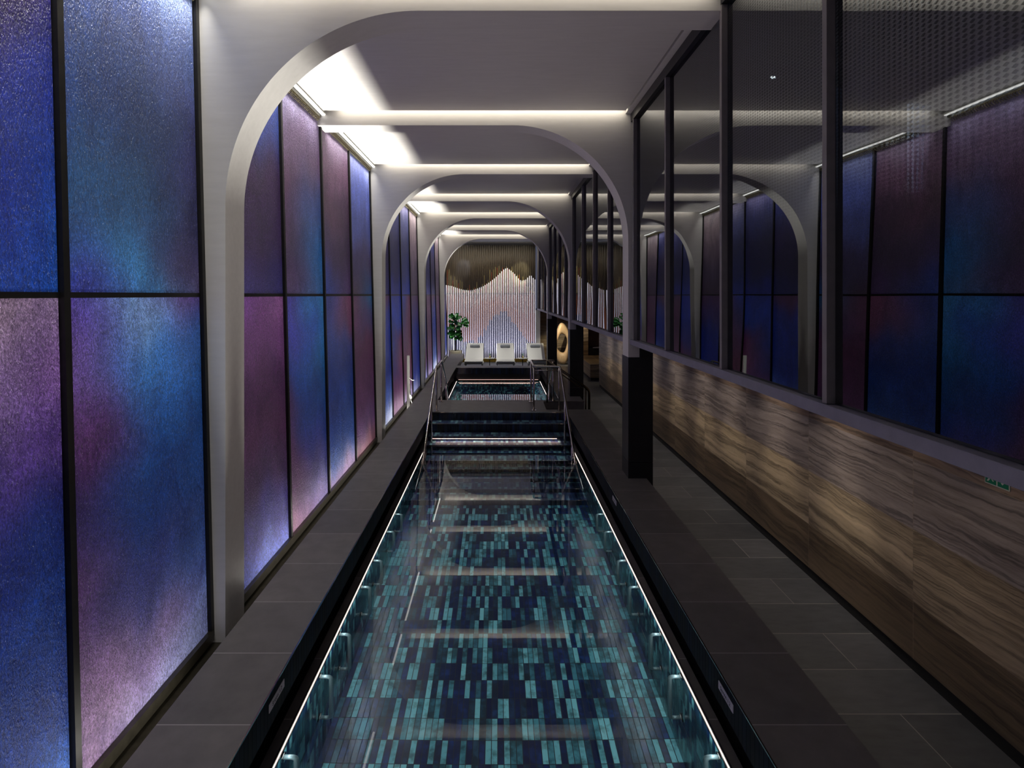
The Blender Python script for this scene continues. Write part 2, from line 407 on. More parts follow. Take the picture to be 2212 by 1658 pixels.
def tube(bm, pts, r, n=10, caps=True, mi=0):
    P = [Vector(p) for p in pts]; rings = []
    prev = None
    for i, p in enumerate(P):
        t = ((P[min(i+1, len(P)-1)]-P[max(i-1, 0)])).normalized()
        if prev is None:
            u = t.orthogonal().normalized()
        else:
            u = (prev - t*prev.dot(t)).normalized()
        prev = u; w = t.cross(u)
        rr = r[i] if isinstance(r, (list, tuple)) else r
        rings.append([bm.verts.new(p+u*math.cos(2*math.pi*k/n)*rr+w*math.sin(2*math.pi*k/n)*rr) for k in range(n)])
    for a, b in zip(rings[:-1], rings[1:]):
        for k in range(n):
            f = bm.faces.new((a[k], a[(k+1) % n], b[(k+1) % n], b[k])); f.smooth = True; f.material_index = mi
    if caps:
        bm.faces.new(rings[0][::-1]).material_index = mi; bm.faces.new(rings[-1]).material_index = mi
def lathe(bm, prof, cx, cy, n=32, mi=0):
    rings = [[bm.verts.new((cx+r*math.cos(2*math.pi*k/n), cy+r*math.sin(2*math.pi*k/n), z)) for k in range(n)] for r, z in prof]
    for a, b in zip(rings[:-1], rings[1:]):
        for k in range(n):
            f = bm.faces.new((a[k], a[(k+1) % n], b[(k+1) % n], b[k])); f.smooth = True; f.material_index = mi
    bm.faces.new(rings[0][::-1]).material_index = mi; bm.faces.new(rings[-1]).material_index = mi
def thing(name, label, cat, loc=(0, 0, 0), rz=0, group=None):
    o = bpy.data.objects.new(name, None); C.objects.link(o); o.location = loc; o.rotation_euler = (0, 0, rz)
    o.empty_display_size = .1
    return tag(o, label, cat, group)
def tag(o, label, cat, group=None, kind=None):
    o['label'] = label; o['category'] = cat
    if group: o['group'] = group
    if kind: o['kind'] = kind
    return o
def struct(o, label=None, cat=None):
    o['kind'] = 'structure'
    if label: o['label'] = label
    if cat: o['category'] = cat
    return o
def part(root, name, bm, mat, **kw):
    """mesh written in world coordinates, parented to an empty standing at root.location"""
    bmesh.ops.translate(bm, verts=bm.verts, vec=-root.location)
    return obj(name, bm, mat, root, **kw)
def dup(root, loc, label=None):
    r = root.copy(); C.objects.link(r); r.location = loc
    if label: r['label'] = label
    for ch in list(root.children):
        c = ch.copy(); C.objects.link(c); c.parent = r
        for g in list(ch.children):
            d = g.copy(); C.objects.link(d); d.parent = c
    return r

# ------------------------------------------------------------------ ribs (arches) and ceiling
R = 1.45
def arc_pts(cx, cz, a0, a1, n=36):
    return [(cx+R*math.cos(math.radians(a0+(a1-a0)*i/n)), cz+R*math.sin(math.radians(a0+(a1-a0)*i/n))) for i in range(n+1)]
ORD = ['first', 'second', 'third', 'fourth', 'fifth', 'sixth', 'seventh', 'eighth']
k = 0
for i, y in enumerate(BEAMS):
    bm = bmesh.new()
    if i == 8: pts = [(-2.28, CEIL+.2), (-2.28, SOF), (1.76, SOF), (1.76, CEIL+.2)]
    elif i % 2 == 1:       # curves down on the glass side
        pts = [(-2.28, -.32), (-2.28, CEIL+.2), (1.76, CEIL+.2), (1.76, SOF)] + arc_pts(-2.04+R, SOF-R, 90, 180) + [(-2.04, -.32)]
    else:                  # curves down on the window side
        pts = [(1.78, 1.52), (1.78, CEIL+.2), (-2.28, CEIL+.2), (-2.28, SOF)] + arc_pts(1.64-R, SOF-R, 90, 0) + [(1.64, 1.52)]
    prism_y(bm, pts, y, y+TH)
    o = obj('arch', bm, M['plaster']); 
    for p in o.data.polygons: p.use_smooth = True
    o.data.set_sharp_from_angle(angle=math.radians(35))
    if i == 8: o.name = 'trim_1'; struct(o)
    else:
        side = 'left side beside the glass panels' if i % 2 else 'right side beside the windows'
        struct(o, ('pale plaster rib behind the viewpoint' if i == 0 else 'pale plaster arch rib, %s from the camera, curving down on the %s' % (ORD[i-1], side)), 'arch')

for a, b in zip(BEAMS[:-1], BEAMS[1:]):
    bm = bmesh.new()
    box(bm, -2.30, 1.585, a+TH+.03, b-.11, CEIL, CEIL+.03)
    box(bm, 1.605, 1.80, a+TH, b, CEIL-.005, CEIL+.03)
    o = obj('ceiling', bm, M['plaster']); struct(o)
struct(bx('ceiling', (-2.4, 5.6, -1, 25.4, CEIL+.2, CEIL+.3), M['whitepaint']))

# ------------------------------------------------------------------ left glass wall
def xg(z): return -2.145-.025*(z+.27)        # the wall leans out slightly
def gcol(rows, ny, nz, y0, y1, z0, z1, seed):
    """rows: list from top to bottom, each a list of colours near -> far"""
    rnd = random.Random(seed); ph = [rnd.uniform(0, 6) for _ in range(4)]
    def f(t, s):
        t = min(.999, max(0, t)); s = min(.999, max(0, s))
        a = t*(len(rows)-1); i = int(a); ft = a-i; ft = ft*ft*(3-2*ft)
        def rowc(r):
            b = s*(len(r)-1) if len(r) > 1 else 0; j = int(b); fs = b-j; fs = fs*fs*(3-2*fs)
            c0 = r[j]; c1 = r[min(j+1, len(r)-1)]
            return [c0[q]*(1-fs)+c1[q]*fs for q in range(3)]
        A = rowc(rows[i]); B = rowc(rows[min(i+1, len(rows)-1)])
        return [A[q]*(1-ft)+B[q]*ft for q in range(3)]
    def g(y, z):
        t = (z1-z)/(z1-z0); s = (y-y0)/(y1-y0)
        t += .035*math.sin(s*7+ph[0])+.02*math.sin(s*17+ph[1]); s += .10*math.sin(t*9+ph[2])+.05*math.sin(t*23+ph[3])
        return f(t, s)
    return g
ZT = 4.53
def panel(y0, y1, z0, z1, rows, label, seed):
    bm = bmesh.new(); ny, nz = 10, 30
    lay = bm.loops.layers.float_color.new('Col')
    g = gcol(rows, ny, nz, y0, y1, z0, z1, seed)
    V = [[[bm.verts.new((xg(z0+(z1-z0)*j/nz)-d, y0+(y1-y0)*i/ny, z0+(z1-z0)*j/nz)) for j in range(nz+1)] for i in range(ny+1)] for d in (0, .02)]
    def col(v):
        c = srgb(*g(v.co.y, v.co.z)); return (c[0], c[1], c[2], 1)
    fs = []
    for i in range(ny):
        for j in range(nz):
            fs.append(bm.faces.new((V[0][i][j], V[0][i+1][j], V[0][i+1][j+1], V[0][i][j+1])))
    edge = [(i, 0) for i in range(ny+1)]+[(ny, j) for j in range(1, nz+1)]+[(i, nz) for i in range(ny-1, -1, -1)]+[(0, j) for j in range(nz-1, 0, -1)]
    for a, b in zip(edge, edge[1:]+edge[:1]):
        fs.append(bm.faces.new((V[0][a[0]][a[1]], V[1][a[0]][a[1]], V[1][b[0]][b[1]], V[0][b[0]][b[1]])))
    fs.append(bm.faces.new([V[1][a][b] for a, b in edge]))
    for f in fs:
        for l in f.loops: l[lay] = col(l.vert)
    loose = [v for v in bm.verts if not v.link_faces]; bmesh.ops.delete(bm, geom=loose, context='VERTS')
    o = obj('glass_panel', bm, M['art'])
    tag(o, label, 'glass panel', 'art glass panels of the left wall')
c = lambda *a: a
U = {  # upper panels, L lower panels: rows top->bottom, glass colours near->far with lamp light painted in
 0: [[c(70,36,62)]*4+[c(58,36,120)], [c(62,36,80)]*4+[c(50,38,130)], [c(40,38,120)]*4+[c(32,50,150)], [c(20,48,150)]*4+[c(25,68,170)], [c(20,75,180)]*4+[c(22,100,195)]],
 1: [[c(60,90,165), c(90,115,180), c(130,150,200)], [c(55,80,150), c(60,80,140), c(75,95,155)], [c(28,62,125), c(28,52,100), c(50,50,105)], [c(35,85,140), c(35,75,120), c(48,50,95)], [c(50,60,160), c(60,130,190), c(80,70,115)]],
 2: [[c(70,100,180)], [c(60,80,160)], [c(60,35,80)], [c(55,35,80)], [c(60,50,120), c(40,35,95)]],
 3: [[c(120,112,150), c(125,110,145)], [c(105,80,115)], [c(95,55,90), c(60,80,140)], [c(72,50,85), c(30,95,160)], [c(75,55,100), c(45,105,165)]],
 4: [[c(130,112,140)], [c(110,75,105)], [c(85,55,80), c(70,45,75)], [c(60,45,90), c(55,38,70)], [c(35,58,140), c(65,42,85)]],
 5: [[c(140,150,205)], [c(85,100,185)], [c(70,80,150)], [c(55,45,90)], [c(60,38,65), c(25,70,130)]],
 6: [[c(120,120,170)], [c(50,55,120)], [c(45,38,85)], [c(35,30,70)], [c(28,32,95)]],
 7: [[c(110,105,150)], [c(45,50,110)], [c(30,30,80)], [c(28,30,80)], [c(24,38,125)]],
 8: [[c(150,145,180)], [c(80,85,140)], [c(40,45,95)], [c(30,40,100)], [c(30,50,140)]],
 9: [[c(180,165,170)], [c(140,120,130)], [c(110,90,110)], [c(70,55,85)], [c(60,40,70)]],
}
Lw = {
 0: [[c(168,140,172)]*4+[c(170,145,185)], [c(120,92,150)]*4+[c(135,95,165)], [c(70,60,150)]*4+[c(95,65,150)], [c(26,55,150)]*4+[c(30,60,150)], [c(22,55,145), c(25,70,160)], [c(25,58,150), c(35,70,160)], [c(48,95,185), c(60,110,200)]],
 1: [[c(85,65,170), c(125,165,225), c(95,60,130)], [c(110,80,160), c(55,120,200), c(45,90,165)], [c(95,50,115), c(30,95,180), c(28,85,160)], [c(70,45,115), c(25,62,140), c(28,75,150)], [c(105,65,120), c(55,62,140), c(45,75,145)], [c(135,100,150), c(135,115,170), c(80,110,190)], [c(155,125,165), c(165,165,215), c(150,160,215)]],
 2: [[c(115,65,140), c(135,85,140)], [c(110,62,120)], [c(90,48,95)], [c(88,48,88)], [c(80,52,95)], [c(75,65,150)], [c(120,130,210)]],
 3: [[c(70,60,150), c(40,100,170), c(50,120,180)], [c(60,65,165), c(35,80,170), c(45,110,170)], [c(50,60,150), c(30,80,165), c(30,95,160)], [c(95,50,100), c(35,68,150), c(28,75,145)], [c(95,55,100), c(50,58,140), c(35,65,150)], [c(100,60,105), c(60,62,140)], [c(165,120,150), c(130,115,175)]],
 4: [[c(40,55,130), c(110,60,95)], [c(35,65,145), c(105,60,95)], [c(30,60,140), c(50,60,130)], [c(28,60,140)], [c(30,62,145), c(40,75,150)], [c(55,90,170)], [c(170,140,185)]],
 5: [[c(85,45,80), c(25,90,140)], [c(90,45,85), c(60,50,100)], [c(92,45,85)], [c(92,48,90)], [c(95,52,98)], [c(105,68,120)], [c(150,100,115)]],
 6: [[c(80,45,85)], [c(35,50,140)], [c(30,55,160)], [c(35,55,150)], [c(80,110,200)], [c(190,200,235)]],
 7: [[c(30,48,140)], [c(30,60,165)], [c(35,60,160), c(120,60,110)], [c(60,55,140), c(140,75,120)], [c(110,60,115), c(135,80,130)], [c(150,110,150)]],
 8: [[c(40,60,150), c(95,45,80)], [c(60,60,130), c(105,55,90)], [c(100,60,110), c(110,55,85)], [c(115,60,95)], [c(120,70,110)], [c(140,120,180)]],
 9: [[c(75,45,90)], [c(60,45,110)], [c(24,45,150)], [c(22,48,165)], [c(26,50,160)], [c(120,125,180)]],
 10: [[c(30,45,140)], [c(28,55,165)], [c(60,60,150)], [c(110,60,110)], [c(90,90,170)]],
 11: [[c(80,45,85)], [c(90,48,88)], [c(110,60,100)], [c(110,90,150)]],
}
cols_bays = [(0, [1.43, 2.84, 4.17]), (1, [4.52, 5.78, 7.10, 8.45, 9.84]), (2, [10.19, 11.45, 12.77, 14.12, 15.51]),
             (3, [15.86, 17.12, 18.44, 19.79, 21.18]), (4, [21.53, 22.7, 23.7])]
def word(rows):
    m = rows[len(rows)//2]; r = sum(q[0] for q in m)/len(m); g = sum(q[1] for q in m)/len(m); b = sum(q[2] for q in m)/len(m)
    return 'deep plum' if r > b*.85 else ('violet' if r > b*.62 else ('bright blue' if b > 145 else 'dark blue'))
idx = 0
BN = ['before the nearest arch column', 'between the nearest and second left arch columns', 'between the second and third left arch columns',
      'between the third and fourth left arch columns', 'beyond the farthest left arch column']
for bi, ys in cols_bays:
    nb = len(ys)-1
    for j, (a, b) in enumerate(zip(ys[:-1], ys[1:])):
        ui = idx if idx < 10 else 6+(idx*3) % 4; li = idx if idx < 12 else 6+(idx*5) % 6
        o_ = ORD[j]
        panel(a+.03, b-.03, 2.315, ZT, U[ui], 'upper %s textured glass panel, %s %s' % (word(U[ui]), o_, BN[bi]), idx*2)
        panel(a+.03, b-.03, -.20, 2.285, Lw[li], 'lower %s textured glass panel, %s %s' % (word(Lw[li]), o_, BN[bi]), idx*2+1)
        idx += 1
# frames: uprights, joints, bottom and top rails per bay
for bi, ys in cols_bays:
    fr = thing('panel_frame', 'black metal frame holding the art glass %s' % BN[bi], 'frame', (xg(0), ys[0], -.27), 0, 'frames of the left glass wall')
    for y in ys:
        bm = bmesh.new()
        w = .042
        pts = [(xg(-.25)+.025, -.25), (xg(ZT+.05)+.025, ZT+.05), (xg(ZT+.05)-.05, ZT+.05), (xg(-.25)-.05, -.25)]
        prism_y(bm, pts, y-w/2, y+w/2); part(fr, 'upright', bm, M['frame'])
    bm = bmesh.new(); box(bm, xg(2.3)-.03, xg(2.3)+.0015, ys[0], ys[-1], 2.285, 2.315); part(fr, 'joint_bar', bm, M['frame'])
    bm = bmesh.new(); box(bm, xg(-.2)-.03, xg(-.2)+.035, ys[0], ys[-1], -.27, -.195); part(fr, 'bottom_rail', bm, M['trench'])
    bm = bmesh.new(); box(bm, xg(ZT)-.03, xg(ZT)+.05, ys[0], ys[-1], ZT, ZT+.045); part(fr, 'top_rail', bm, M['trench'])
# water comb and linear lamp at the head of the glass
g = 0
for a, b in zip(BEAMS[:-1], BEAMS[1:]):
    g += 1
    lm = thing('linear_lamp', ('slim white linear lamp at the head of the glass wall, %s bay along the ceiling' % ORD[g-1]), 'lamp', (-2.1, a+TH, 4.5), 0, 'linear lamps over the glass wall')
    bm = bmesh.new(); box(bm, -2.20, -2.165, a+TH+.01, min(b-.01, 23.6), 4.548, 4.558); part(lm, 'diffuser', bm, M['ledtop'])
    bm = bmesh.new(); box(bm, -2.21, -2.155, a+TH+.01, min(b-.01, 23.6), 4.559, CEIL-.002); part(lm, 'housing', bm, M['whitepaint'])
    wc = thing('water_comb', 'ribbed brass water outlet above the glass, %s bay along the ceiling' % ORD[g-1], 'water outlet', (-2.2, a+TH, 4.4), 0, 'water combs over the glass wall')
    bm = bmesh.new(); box(bm, xg(ZT)+.012, xg(ZT)+.05, a+TH+.02, min(b-.02, 23.6), ZT-.012, ZT-.002); part(wc, 'bar', bm, M['comb'])
    bm = bmesh.new(); y = a+TH+.05
    while y < min(b-.05, 23.6):
        tube(bm, [(xg(ZT)+.035, y, ZT-.01), (xg(ZT)+.045, y, ZT-.035), (xg(ZT)+.012, y, ZT-.06)], .006, 5); y += .034
    tt = part(wc, 'teeth', bm, M['comb']); tt['kind'] = 'stuff'

# trench under the glass
bm = bmesh.new()
box(bm, -2.30, -1.81, -1, 23.9, -.36, -.30)
box(bm, -2.30, xg(-.2)-.03, -1, 23.9, -.30, -.19)
struct(obj('trim_2', bm, M['trench']))
struct(bx('wall_left', (-2.6, -2.38, -1, 25.3, -.8, CEIL+.3), M['roomdark']))

# ------------------------------------------------------------------ copings, platform, tub rim
def coping(name, dims, mats):
    return struct(bx(name, dims, mats))
bm = bmesh.new()
box(bm, CLO, CL, -1, 22.0, -.20, 0, bev=.004)
struct(obj('floor', bm, M['cope']), 'grey stone coping along the glass wall', 'coping')
bm = bmesh.new()
box(bm, CR, CRO, -1, 11.25, -.20, 0); box(bm, CR, CRO, 12.1, 18.25, -.20, 0)
box(bm, CL, CR, TB, 18.25, -.20, 0)                       # behind the tub
box(bm, CL, .98, PF, TF, -.16, 0); box(bm, .98, CR, PF, 11.25, -.16, 0)   # platform round the stairwell cut
box(bm, .98, CR, 12.1, TF, -.16, 0)
struct(obj('floor', bm, M['cope']), 'grey stone coping beside the corridor and platform between the pools', 'coping')
# tiled faces hanging under the copings
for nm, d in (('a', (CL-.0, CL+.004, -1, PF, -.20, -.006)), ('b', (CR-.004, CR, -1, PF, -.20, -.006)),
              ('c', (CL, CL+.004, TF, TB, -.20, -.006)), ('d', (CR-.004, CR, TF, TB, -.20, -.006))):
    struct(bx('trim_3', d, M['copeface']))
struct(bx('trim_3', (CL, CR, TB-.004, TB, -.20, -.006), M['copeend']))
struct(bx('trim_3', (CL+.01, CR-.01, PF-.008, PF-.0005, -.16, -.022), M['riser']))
# thin steel edge along the coping
for d in ((CL-.002, CL+.006, -1, PF, -.006, .002), (CR-.006, CR+.002, -1, PF, -.006, .002), (CL-.002, CL+.006, TF, TB, -.006, .002),
          (CR-.006, CR+.002, TF, TB, -.006, .002), (CL, CR, TB-.006, TB+.002, -.006, .002), (CL, CR, TF-.002, TF+.006, -.006, .002),
          (CL, CR, PF-.008, PF, -.01, .002), (.975, .985, 11.25, 12.1, -.01, .002), (.98, CRO, 12.094, 12.102, -.01, .002)):
    struct(bx('trim_4', d, M['steel']))
# gutter ledges, dark gutters and the solid ground under the copings
bm = bmesh.new()
for y0, y1 in ((-1, 10.4), (TF, TB+.06)):
    box(bm, XL-.085, XL-.012, y0, y1, -.46, -.425); box(bm, XR+.012, XR+.085, y0, y1, -.46, -.425)
box(bm, XL, XR, TB+.0, TB+.07, -.46, -.40)
struct(obj('trim_5', bm, M['cope']))
bm = bmesh.new()
box(bm, CLO, -1.46, -1, 22.0, -1.5, -.205); box(bm, 1.50, CRO-.01, -1, 11.24, -1.5, -.205)
box(bm, 1.50, CRO-.01, 12.11, 18.24, -1.5, -.205); box(bm, XL-.1, 1.5, TB+.07, 18.24, -1.5, -.205)
box(bm, -1.46, XL-.085, -1, 18.2, -1.5, -.6); box(bm, XR+.085, 1.5, -1, 18.2, -1.5, -.6)
box(bm, CL, .97, PF+.005, TF-.02, -1.5, -.165); box(bm, .97, 1.5, PF+.005, 11.24, -1.5, -.165); box(bm, .97, 1.5, 12.11, TF-.02, -1.5, -.165)
struct(obj('trim_6', bm, M['clad']))
# stairs down from the platform to the corridor, inside the cut
st = thing('corridor_steps', 'dark stone steps sunk between the platform and the corridor', 'steps', (.98, 11.67, FLOOR))
st['kind'] = 'structure'
for n_, (x0, z) in enumerate(((.99, -.18), (1.28, -.355))):
    bm = bmesh.new(); box(bm, x0, x0+.29 if n_ == 0 else CRO, 11.26, 12.09, FLOOR, z); part(st, 'step', bm, M['clad'])

# pool basin
BOT = -1.50
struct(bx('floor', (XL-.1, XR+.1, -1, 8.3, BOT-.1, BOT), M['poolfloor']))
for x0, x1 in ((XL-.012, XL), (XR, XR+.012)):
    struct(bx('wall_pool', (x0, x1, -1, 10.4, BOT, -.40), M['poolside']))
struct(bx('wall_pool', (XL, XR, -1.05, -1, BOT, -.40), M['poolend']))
ps = thing('pool_steps', 'dark tiled steps with bright metal nosings going down into the water', 'steps', (0, 10.4, BOT))
ps['kind'] = 'structure'
TR = [(-.16, 10.70), (-.326, 10.40), (-.41, 10.10)]+[(-.42-.15*q, 10.10-.30*q) for q in range(1, 7)]
prev = PF
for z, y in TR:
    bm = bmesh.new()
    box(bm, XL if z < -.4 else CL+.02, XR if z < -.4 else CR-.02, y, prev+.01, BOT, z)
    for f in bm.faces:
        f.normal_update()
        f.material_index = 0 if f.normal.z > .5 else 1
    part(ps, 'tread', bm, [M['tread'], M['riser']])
    bm = bmesh.new(); box(bm, XL+.01, XR-.01, y-.004, y+.008, z-.006, z+.0025); part(ps, 'nosing', bm, M['steel'])
    prev = y
# water
def sheet(name, x0, x1, y0, y1, z, label):
    bm = bmesh.new(); v = [bm.verts.new(p) for p in ((x0, y0, z), (x1, y0, z), (x1, y1, z), (x0, y1, z))]
    bm.faces.new(v); o = obj(name, bm, M['water'], recalc=False); tag(o, label, 'water', None, 'stuff'); return o
sheet('pool_water', XL, XR, -1, 10.1, WATER, 'clear still water filling the long tiled pool')
sheet('tub_water', XL, XR, TF, TB, WATER, 'clear water in the small square hot tub at the far end')
# tub basin
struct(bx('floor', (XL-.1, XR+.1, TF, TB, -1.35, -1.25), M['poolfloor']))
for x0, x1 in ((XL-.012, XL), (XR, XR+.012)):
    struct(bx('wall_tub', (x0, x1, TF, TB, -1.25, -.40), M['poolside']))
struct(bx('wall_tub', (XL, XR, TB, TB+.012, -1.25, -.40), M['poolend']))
struct(bx('wall_tub', (XL, XR, TF-.012, TF, -1.25, -.165), M['riser']))
tb = thing('tub_bench', 'underwater tiled bench with metal edges inside the hot tub', 'bench', (0, TB, -1.25))
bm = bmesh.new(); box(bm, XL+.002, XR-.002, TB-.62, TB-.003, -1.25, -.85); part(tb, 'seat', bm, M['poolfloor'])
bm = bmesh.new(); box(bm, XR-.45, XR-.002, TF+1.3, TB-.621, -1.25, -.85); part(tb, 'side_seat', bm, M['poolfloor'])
for x0, x1 in ((XL+.1, -.35), (.35, XR-.2)):
    bm = bmesh.new(); box(bm, x0, x1, TB-.63, TB-.60, -.86, -.845); part(tb, 'edge_strip', bm, M['steel'])
# LED lines at the water line
def led(label, dims, mat='led', grp='warm LED lines at the water line'):
    o = bx('light_strip', dims, M[mat]); tag(o, label, 'light strip', grp)
led('thin glowing strip along the left side of the long pool', (XL, XL+.004, -1, 9.78, -.418, -.411))
led('thin glowing strip along the right side of the long pool, below the corridor coping', (XR-.004, XR, -1, 9.78, -.418, -.411))
led('glowing strip across the pool steps just above the water', (-1.24, 1.10, 10.39, 10.396, -.372, -.362), 'ledpink')
led('glowing strip along the far side of the hot tub', (XL+.05, XR-.05, TB-.012, TB-.002, -.380, -.371), 'ledpink')
led('thin glowing strip on the left side of the hot tub', (XL, XL+.003, TF+1.0, TB-.05, -.418, -.413), 'ledpink')
led('thin glowing strip on the right side of the hot tub', (XR-.003, XR, TF+1.0, TB-.05, -.418, -.413), 'ledpink')

# ------------------------------------------------------------------ grab bars under water
HY = [(3.35, .0), (4.05, .0), (4.55, 0), (5.28, 0), (5.80, 0), (6.50, 0), (7.02, 0)]
OW = ['nearest', 'second', 'third', 'fourth', 'fifth', 'sixth', 'farthest']
for s_, xw, nm in ((-1, XL, 'left'), (1, XR, 'right')):
    d = -s_
    for q, (y, _) in enumerate(HY):
        t = thing('grab_bar', '%s underwater steel grab bar on the %s pool wall, counted from the camera' % (OW[q], nm), 'grab bar', (xw, y, -.75), 0, 'grab bars under the water')
        bm = bmesh.new(); x2 = xw+d*.085
        tube(bm, round_path([(xw+d*.004, y, -.50), (x2, y, -.50), (x2, y, -1.03), (xw+d*.004, y, -1.03)], .04), .0165, 12); part(t, 'bar', bm, M['satin'])
        for z in (-.50, -1.03):
            bm = bmesh.new(); tube(bm, [(xw+d*.001, y, z), (xw+d*.012, y, z)], .034, 16); part(t, 'flange', bm, M['steel'])

# ------------------------------------------------------------------ handrails
def rail(root, pts, r=.021, rr=.07, name='rail', mat='steel'):
    bm = bmesh.new(); tube(bm, round_path(pts, rr), r, 12); return part(root, name, bm, M[mat])
def post(root, x, y, z0, z1, r=.019):
    bm = bmesh.new(); tube(bm, [(x, y, z0), (x, y, z1)], r, 12); p = part(root, 'post', bm, M['steel'])
    bm = bmesh.new(); tube(bm, [(x, y, z0), (x, y, z0+.012)], .048, 18); f = part(root, 'foot_flange', bm, M['steel'])
XA = -1.215
lr = thing('handrail', 'polished steel handrail on the left of the steps, running from pool to hot tub', 'handrail', (XA, 11.1, 0))
rail(lr, [(XA, 8.30, -.95), (XA, 8.26, -.86), (XA, 9.04, -.42), (XA, 11.08, .885), (XA, 12.12, .885), (XA, 13.35, .12), (XA, 13.9, -.5)])
post(lr, XA, 11.12, 0, .87); post(lr, XA, 12.06, 0, .87); post(lr, XA, 10.25, -.45, .35); post(lr, XA, 9.35, -.75, -.23); post(lr, XA, 13.2, -1.0, .20)
XB = 1.235
rr_ = thing('handrail', 'polished steel handrail with a square guard loop on the right of the steps', 'handrail', (XB, 11.1, 0))
rail(rr_, [(XB+.03, 8.30, -.95), (XB+.03, 8.26, -.86), (XB+.02, 9.04, -.42), (XB, 11.06, .885), (.72, 11.10, .885), (.72, 12.08, .885), (XB-.02, 12.08, .885), (XB-.02, 12.14, .875), (XB-.02, 13.35, .12), (XB-.02, 13.9, -.5)], rr=.05)
for x, y, z0, z1 in ((XB-.01, 11.13, 0, .86), (.72, 11.14, 0, .86), (.72, 12.05, 0, .87), (XB-.03, 12.13, 0, .86), (XB, 10.25, -.45, .35), (XB+.01, 9.35, -.75, -.23), (XB-.02, 13.2, -1.0, .20)):
    post(rr_, x, y, z0, z1)
rail(rr_, [(.72, 11.14, .80), (XB-.01, 11.14, .80)], name='lower_bar', r=.01)
sr = thing('handrail', 'dark sloping handrail of the corridor steps, beside the black column', 'handrail', (1.81, 12.06, FLOOR))
rail(sr, [(1.06, 11.98, .90), (1.84, 11.98, .36), (1.96, 11.98, .26), (1.96, 11.98, FLOOR)], .026, .08, mat='bronze_rail')
rail(sr, [(1.06, 11.98, .82), (1.80, 11.98, .30)], .012, .05, 'lower_rail', 'bronze_rail')
rail(sr, [(1.06, 11.98, .90), (1.06, 11.98, 0.0)], .018, .05, 'post', 'bronze_rail')
rail(sr, [(1.885, 11.98, .31), (1.885, 11.98, FLOOR)], .018, .05, 'post', 'bronze_rail')

# ------------------------------------------------------------------ depth plates
def plate(x, y0, y1, z0, z1, d, label, txt):
    t = thing('depth_plate', label, 'sign', (x, (y0+y1)/2, z0), 0, 'depth plates under the coping edge')
    bm = bmesh.new(); box(bm, x, x+d*.004, y0, y1, z0, z1); part(t, 'plate', bm, M['label'])
    cu = bpy.data.curves.new('lettering', 'FONT'); cu.body = txt; cu.size = .036; cu.align_x = 'CENTER'; cu.align_y = 'CENTER'; cu.extrude = .0004
    tmp = bpy.data.objects.new('tmp', cu); C.objects.link(tmp)
    dg = bpy.context.evaluated_depsgraph_get(); me = bpy.data.meshes.new_from_object(tmp.evaluated_get(dg)); bpy.data.objects.remove(tmp)
    me.materials.clear(); me.materials.append(M['ink'])
    o = bpy.data.objects.new('lettering', me); C.objects.link(o); o.parent = t
    o.location = (d*.0048, 0, (z1-z0)/2)
    o.rotation_euler = (math.pi/2, 0, -math.pi/2 if d < 0 else math.pi/2)
plate(CR-.0045, 3.215, 3.425, -.105, -.058, -1, 'pale depth plate under the right coping, nearest the camera', 'Syvyys 1,2')
plate(CR-.0045, 6.38, 6.58, -.105, -.055, -1, 'pale depth plate under the right coping, beside the foot of the black column', 'Syvyys 1,2')
plate(CL+.0045, 3.215, 3.44, -.105, -.058, 1, 'dim depth plate under the left coping edge', 'Syvyys 1,2')

# ------------------------------------------------------------------ corridor: floor, stone wall, columns
struct(bx('floor', (CRO-.01, XS+.2, -1, 25.2, FLOOR-.1, FLOOR), M['floor']))
struct(bx('floor', (XS+.2, 4.2, 17.2, 25.2, FLOOR-.1, FLOOR), M['floor']))
struct(bx('floor', (-2.3, CRO-.01, 18.25, 25.2, FLOOR-.1, FLOOR), M['floor']))
struct(bx('wall_right', (XS, XS+.25, -1, 17.2, FLOOR+.10, 1.667), M['stone']))
struct(bx('baseboard_right', (XS+.015, XS+.24, -1, 17.19, FLOOR, FLOOR+.10), M['black']))
for i, y in enumerate((1.35, 7.02, 12.70, 18.37)):
    nm = ['behind the frame', 'nearest, standing on the coping in front of the stone wall', 'beside the corridor steps', 'farthest, beside the loungers']
    t = thing('column', 'black clad column, %s' % nm[i], 'column', (1.64, y, 0)); t['kind'] = 'structure'
    bm = bmesh.new(); box(bm, 1.64, 1.95, y, y+.35, .20, 1.52, bev=.003); part(t, 'cladding', bm, M['clad'])
    bm = bmesh.new(); box(bm, 1.64, 1.95, y, y+.35, FLOOR if i < 3 else FLOOR, .196, bev=.003); part(t, 'base_cladding', bm, M['clad'])
    bm = bmesh.new(); box(bm, 1.785, 1.95, y, y+.35, 1.52, 1.675); part(t, 'head', bm, M['clad'])
# bench and niche at the corridor end
bn = thing('stone_bench', 'travertine bench at the corner past the end of the stone wall', 'bench', (3.5, 19.9, FLOOR))
bm = bmesh.new(); box(bm, 3.07, 4.19, 18.54, 21.35, FLOOR+.09, 0); part(bn, 'body', bm, M['stoneb'])
bm = bmesh.new(); box(bm, 3.09, 4.18, 18.56, 21.33, FLOOR, FLOOR+.09); part(bn, 'plinth', bm, M['black'])
struct(bx('wall_niche', (3.24, 3.46, 21.36, 21.5, FLOOR, 1.667), M['stoneb']))
struct(bx('wall_niche', (3.46, 4.3, 21.9, 22.0, FLOOR, 1.667), m_plain('rosy_stone', srgb(128, 96, 84), .5, 0, 5, .2)))
struct(bx('wall_niche', (4.2, 4.3, 17.2, 21.9, FLOOR, 1.667), M['stone']))
struct(bx('wall_niche', (3.24, 3.36, 21.5, 24.4, FLOOR, 1.667), M['stone']))
